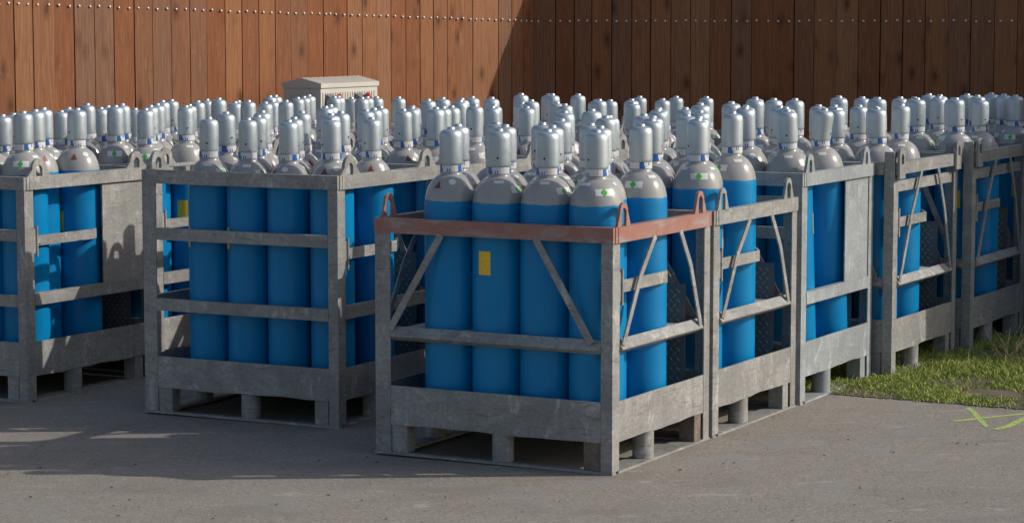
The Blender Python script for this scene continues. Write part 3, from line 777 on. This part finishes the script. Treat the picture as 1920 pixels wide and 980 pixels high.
CYL = [('A',0,0,0.352,10.072,-0.007),
('A',0,1,0.149,10.181,-0.007),
('A',0,2,-0.054,10.291,-0.008),
('A',0,3,-0.259,10.401,-0.003),
('A',1,0,0.374,10.301,0.000),
('A',1,1,0.172,10.410,0.000),
('A',1,2,-0.031,10.520,0.000),
('A',1,3,-0.233,10.630,0.000),
('A',2,0,0.553,10.446,-0.000),
('A',2,1,0.339,10.568,0.000),
('A',2,2,0.134,10.680,0.000),
('A',2,3,-0.069,10.791,0.000),
('B',0,0,0.835,10.948,0.000),
('B',0,1,0.632,11.057,-0.004),
('B',0,2,0.430,11.166,0.008),
('B',0,3,0.227,11.275,-0.009),
('B',1,0,0.857,11.177,0.000),
('B',1,1,0.654,11.286,0.000),
('B',1,2,0.452,11.395,0.000),
('B',1,3,0.249,11.504,0.020),
('B',2,0,1.023,11.336,0.015),
('B',2,1,0.820,11.446,0.000),
('B',2,2,0.616,11.556,0.000),
('B',2,3,0.381,11.693,0.020),
('C',0,0,1.337,11.861,-0.000),
('C',0,1,1.143,11.983,0.009),
('C',0,2,0.929,12.067,-0.009),
('C',0,3,0.726,12.176,-0.004),
('C',1,0,1.357,12.090,0.003),
('C',1,1,1.162,12.212,0.009),
('C',1,2,0.949,12.296,0.020),
('C',1,3,0.746,12.406,-0.006),
('C',2,0,1.545,12.247,-0.011),
('C',2,1,1.342,12.355,0.000),
('C',2,2,1.119,12.451,0.020),
('C',2,3,0.893,12.582,-0.013),
('F',0,0,1.904,12.701,-0.025),
('F',0,1,1.701,12.810,-0.030),
('F',0,2,1.499,12.919,0.020),
('F',0,3,1.296,13.028,0.020),
('F',1,0,1.926,12.930,-0.029),
('F',1,1,1.723,13.039,-0.022),
('F',1,2,1.521,13.148,0.000),
('F',1,3,1.318,13.257,0.018),
('F',2,0,2.085,13.096,-0.022),
('F',2,1,1.877,13.210,-0.030),
('F',2,2,1.672,13.321,-0.030),
('F',2,3,1.444,13.450,0.004),
('G',0,0,2.481,13.628,-0.010),
('G',0,1,2.278,13.737,-0.012),
('G',0,2,2.075,13.847,-0.010),
('G',0,3,1.869,13.957,-0.007),
('G',1,0,2.504,13.857,-0.017),
('G',1,1,2.302,13.966,-0.015),
('G',1,2,2.100,14.075,-0.018),
('G',1,3,1.898,14.186,-0.011),
('G',2,0,2.686,14.006,-0.030),
('G',2,1,2.466,14.127,-0.020),
('G',2,2,2.263,14.237,-0.022),
('G',2,3,2.060,14.348,-0.023),
('D',0,0,-0.835,11.302,0.005),
('D',0,1,-1.045,11.395,-0.006),
('D',0,2,-1.243,11.485,0.002),
('D',0,3,-1.439,11.591,0.004),
('D',1,0,-0.852,11.507,0.020),
('D',1,1,-1.034,11.605,-0.000),
('D',1,2,-1.222,11.690,0.007),
('D',1,3,-1.386,11.814,0.020),
('D',2,0,-0.667,11.615,-0.006),
('D',2,1,-0.825,11.746,0.020),
('D',2,2,-1.017,11.821,0.020),
('D',2,3,-1.223,11.940,0.020),
('D2',0,0,-0.380,12.156,0.020),
('D2',0,1,-0.545,12.283,0.008),
('D2',0,2,-0.743,12.368,0.004),
('D2',0,3,-0.952,12.465,0.020),
('D2',1,0,-0.354,12.361,0.016),
('D2',1,1,-0.516,12.488,0.011),
('D2',1,2,-0.710,12.573,0.004),
('D2',1,3,-0.944,12.670,0.020),
('D2',2,0,-0.191,12.487,0.020),
('D2',2,1,-0.308,12.656,0.009),
('D2',2,2,-0.511,12.694,0.009),
('D2',2,3,-0.692,12.792,0.006),
('D3',0,0,0.080,13.113,-0.016),
('D3',0,1,-0.102,13.210,-0.016),
('D3',0,2,-0.282,13.312,0.016),
('D3',0,3,-0.459,13.421,0.020),
('D3',1,0,0.104,13.319,0.014),
('D3',1,1,-0.099,13.416,-0.015),
('D3',1,2,-0.278,13.519,0.020),
('D3',1,3,-0.389,13.693,0.020),
('D3',2,0,0.299,13.415,-0.014),
('D3',2,1,0.062,13.544,-0.007),
('D3',2,2,-0.116,13.647,0.020),
('D3',2,3,-0.227,13.821,0.020),
('D4',0,0,0.692,13.991,-0.030),
('D4',0,1,0.502,14.069,-0.012),
('D4',0,2,0.257,14.199,-0.030),
('D4',0,3,0.053,14.309,0.020),
('D4',1,0,0.694,14.199,-0.017),
('D4',1,1,0.493,14.274,-0.023),
('D4',1,2,0.236,14.404,0.012),
('D4',1,3,0.062,14.514,-0.003),
('D4',2,0,0.887,14.353,-0.022),
('D4',2,1,0.584,14.459,-0.029),
('D4',2,2,0.393,14.537,0.006),
('D4',2,3,0.219,14.648,0.004),
('D5',0,0,1.185,14.901,-0.030),
('D5',0,1,1.007,15.006,-0.030),
('D5',0,2,0.788,15.099,-0.030),
('E',0,0,-2.437,12.170,0.020),
('E',0,1,-2.632,12.291,0.008),
('E',0,2,-2.856,12.356,0.000),
('E',0,3,-3.060,12.466,0.000),
('E',1,0,-2.421,12.399,0.020),
('E',1,1,-2.616,12.521,-0.009),
('E',1,2,-2.837,12.585,0.000),
('E',1,3,-3.039,12.695,0.000),
('E',2,0,-2.238,12.539,0.020),
('E',2,1,-2.433,12.661,0.020),
('E',2,2,-2.615,12.801,-0.013),
('E',2,3,-2.875,12.856,0.000),
('E2',0,0,-1.957,13.051,-0.003),
('E2',0,1,-2.139,13.149,0.012),
('E2',0,2,-2.309,13.265,0.020),
('E2',0,3,-2.476,13.386,-0.022),
('E2',1,0,-1.963,13.257,0.007),
('E2',1,1,-2.134,13.373,0.013),
('E2',1,2,-2.281,13.517,-0.011),
('E2',1,3,-2.473,13.592,-0.012),
('E2',2,0,-1.790,13.368,-0.001),
('E2',2,1,-1.960,13.483,0.008),
('E2',2,2,-2.107,13.628,-0.022),
('E2',2,3,-2.276,13.746,-0.010),
('E3',0,0,-1.514,13.993,0.005),
('E3',0,1,-1.695,14.091,0.017),
('E3',0,2,-1.877,14.189,-0.022),
('E3',0,3,-2.048,14.303,-0.001),
('E3',1,0,-1.434,14.183,-0.012),
('E3',1,1,-1.624,14.284,-0.012),
('E3',1,2,-1.850,14.393,-0.008),
('E3',1,3,-2.022,14.508,-0.002),
('E3',2,0,-1.330,14.361,-0.009),
('E3',2,1,-1.426,14.544,-0.014),
('E3',2,2,-1.625,14.490,-0.013),
('E3',2,3,-1.824,14.598,-0.005),
('E4',0,0,-0.908,14.875,-0.013),
('E4',0,1,-1.091,14.975,-0.009),
('E4',0,2,-1.326,15.096,-0.015),
('E4',0,3,-1.508,15.194,-0.007),
('E4',1,0,-0.894,15.081,-0.015),
('E4',1,1,-1.084,15.181,-0.013),
('E4',1,2,-1.307,15.302,-0.016),
('E4',1,3,-1.494,15.400,-0.010),
('E4',2,0,-0.707,15.167,-0.022),
('E4',2,1,-0.850,15.316,-0.024),
('E4',2,2,-1.015,15.439,-0.030),
('E4',2,3,-1.290,15.507,-0.013),
('H',0,0,3.012,14.591,-0.030),
('H',0,1,2.794,14.667,-0.030),
('H',0,2,2.589,14.774,-0.030),
('H',1,0,2.984,14.819,-0.030),
('H',1,1,2.773,14.911,-0.030),
('H',1,2,2.563,15.010,-0.030),
('H',2,1,2.954,15.053,-0.030)]
PHR = {'A':'red-railed cage','B':'cage beside the red-railed one','C':'bluish sheet-sided cage','F':'half-shaded cage by the grass','G':'fully shaded cage','H':'farthest right cage',
 'D':'three-railed cage','D2':'cage behind the three-railed one','D3':'third cage, middle line','D4':'fourth cage, middle line','D5':'last cage, middle line',
 'E':'leftmost cage','E2':'cage behind the leftmost one','E3':'third cage, left line','E4':'last cage, left line'}
COLN = ['rightmost','second from right','second from left','leftmost']; ROWN = ['front','middle','back']
ROT = {('A',0,3):75,('A',0,2):-35,('A',0,1):-45,('A',0,0):-72,('A',2,0):-112,('B',0,0):-90,('B',2,0):-132,('B',0,1):40,('C',0,0):-40,('C',2,0):-150,
       ('E',0,0):-88,('E',2,0):-250,('E2',0,1):-85,('E2',0,0):-85,('D',0,0):-270,('D',2,0):-250,('D',0,1):60,('D',0,2):-35,('D',0,3):-35,('F',0,0):30,('F',2,0):-150,('E3',0,2):-80}
STK = {('A',0,2):-123,('A',2,0):-139,('D',0,3):-166,('D',0,2):-163,('E2',2,0):-95,('E',2,0):-135,('E',0,1):-100,('G',0,0):-100,('G',1,1):-80,('C',0,0):-2,('D2',0,0):-118,('F',1,1):-90,('H',0,0):-95,('B',1,0):-10}
TILT = {('C',2,0):(9,0),('C',2,1):(5,2),('B',2,2):(3,0),('C',1,1):(3,-1),('D3',2,0):(-4,0)}
first = {'w': PW, 'n': PN}
for (cg, row, col, x, y, dz) in CYL:
    nr = cg in NARROW; src = PN if nr else PW; kk = 'n' if nr else 'w'
    if first[kk] is not None: o = first[kk]; first[kk] = None
    else: o = copy_tree(src)
    o.location = (x, y, ground_z(x)+.1475)
    rot = ROT.get((cg,row,col), random.uniform(0, 360)); 
    ln_ = 5.4 if cg == 'C' else random.uniform(-.25, .25); ax = Vector((-VL.x, -VL.y, 0))   # lean about the cage's front edge direction
    o.rotation_euler = (Matrix.Rotation(R_(ln_), 4, ax) @ Matrix.Rotation(R_(rot), 4, 'Z')).to_euler()
    o.scale = (1, 1, 1+dz/1.3)
    if cg == 'C': o.location = (x + VR.x*.118, y + VR.y*.118, ground_z(x)+.1475+.008)
    tag(o, 'gas cylinder %s in the %s row of the %s' % (COLN[col], ROWN[row], PHR[cg]), 'gas cylinder', 'blue gas cylinders with grey shoulders standing in cages')
    if (cg,row,col) in STK:
        s = bpy.data.objects.new('warning_sticker', ST[.1025 if nr else .1145]); COL.objects.link(s); s.parent = o; s.rotation_euler = (0,0,R_(STK[(cg,row,col)]-rot))
    if (cg,row,col) not in TILT and random.random() < .3 and cg not in ('A',): TILT[(cg,row,col)] = (random.uniform(-2.2,2.2), 0)
    if (cg,row,col) in TILT:
        for ch in o.children if False else [c for c in bpy.data.objects if c.parent == o]:
            if ch.name.startswith('valve_cap'):
                tx, ty = TILT[(cg,row,col)]; T = Matrix.Translation((0,0,1.11)) @ Matrix.Rotation(R_(-rot),4,'Z') @ Matrix.Rotation(R_(tx),4,'Y') @ Matrix.Rotation(R_(rot),4,'Z') @ Matrix.Translation((0,0,-1.11))
                ch.matrix_local = T

# ---------------------------------------------------------------- cabinet by the fence
cr = empty('power_cabinet', (-1.265, 16.15, 0), -YAW); tag(cr, 'cream ribbed power cabinet with gabled lid and two red sockets by the fence', 'cabinet')
cw, cl, ch_ = .294, .717, 1.43
b = MB(); b.box(-cw, 0, 0, cl, .10, ch_)
n = 22
for i in range(n):
    y0 = .02+(cl-.04)*i/n; b.box(0, .005, y0+.004, y0+(cl-.04)/n-.008, .16, ch_-.05)
n = 9
for i in range(n):
    x0 = -cw+.015+(cw-.03)*i/n; b.box(x0+.004, x0+(cw-.03)/n-.008, -.005, 0, .16, ch_-.05)
b.build('body', M['cab'], cr)
b = MB(); o_ = .009
v = [(-cw-o_,-o_,ch_-.018),(o_,-o_,ch_-.018),(o_,cl+o_,ch_-.018),(-cw-o_,cl+o_,ch_-.018),(-cw-o_,-o_,ch_+.012),(o_,-o_,ch_+.012),(o_,cl+o_,ch_+.012),(-cw-o_,cl+o_,ch_+.012),(-cw/2,-o_,ch_+.048),(-cw/2,cl+o_,ch_+.048)]
b.add(v, [(3,2,1,0),(0,1,5,4),(1,2,6,5),(2,3,7,6),(3,0,4,7),(4,5,8),(6,7,9),(5,6,9,8),(7,4,8,9)])
for i in range(14):
    y0 = -o_+.02+(cl+.01)*i/14
    b.add([(o_+.0,y0,ch_+.0135),(o_,y0+.018,ch_+.0135),(-cw/2,y0+.018,ch_+.0505),(-cw/2,y0,ch_+.0505)], [(0,1,2,3)])
b.build('lid', M['cab'], cr)
b = MB(); b.box(-cw-.01, .01, -.01, cl+.01, 0, .0995); b.build('plinth', M['concrete'], cr)
for y0 in (.10, .46):
    b = MB(); b.add([(.006,y0-.05,1.28),(.006,y0+.04,1.28),(.006,y0+.04,1.37),(.006,y0-.05,1.37),(.075,y0-.04,1.25),(.075,y0+.03,1.25),(.055,y0+.03,1.34),(.055,y0-.04,1.34)],
                    [(0,3,2,1),(4,5,6,7),(0,1,5,4),(1,2,6,5),(2,3,7,6),(3,0,4,7)])
    s = b.build('socket', M['grey_plastic'], cr)
    b = MB(); b.lathe([(.024,0),(.030,.010),(.030,.030),(.022,.036)], 20); q = b.build('socket_cap', M['red_plastic'], s)
    q.location = (.050, y0+.030, 1.335); q.rotation_euler = (R_(-40), R_(55), 0)

# dry weed in the grass at the right edge
wr = MB()
for i in range(16):
    base = gpt(1893+random.uniform(-10, 22), 690+random.uniform(-6, 4)); top = base + Vector((random.uniform(-.13,.16), random.uniform(-.1,.1), random.uniform(.10,.26)))
    mid = base.lerp(top, .5)+Vector((random.uniform(-.03,.03),0,.02)); wr.tube([base, mid, top], [.0016,.0013,.0006], 5)
    if i % 2: wr.tube([mid, mid+Vector((random.uniform(-.09,.09), .02, random.uniform(.03,.09)))], [.001,.0005], 5)
tag(wr.build('dry_weed', M['twig']), 'dry pale weed stalks in the shaded grass at the right picture edge', 'weed')

# unseen block stack, added and stepped to throw the shade on the right-hand cages
bw = empty('added_shade_blocks', (4.25, 13.05, 0)); tag(bw, 'unseen blocks added beyond the right picture edge to shade the cages', 'shade blocker')
for (x0,x1,y0,y1,z0,z1) in ((0,.8,-.07,3.0,-.02,.80),(0,.8,-.07,3.0,.805,1.55),(0,.8,.15,3.0,1.555,1.90),(0,.8,.33,3.0,1.905,2.20)):
    b = MB(); b.box(x0,x1,y0,y1,z0,z1); b.build('block', M['concrete'], bw)
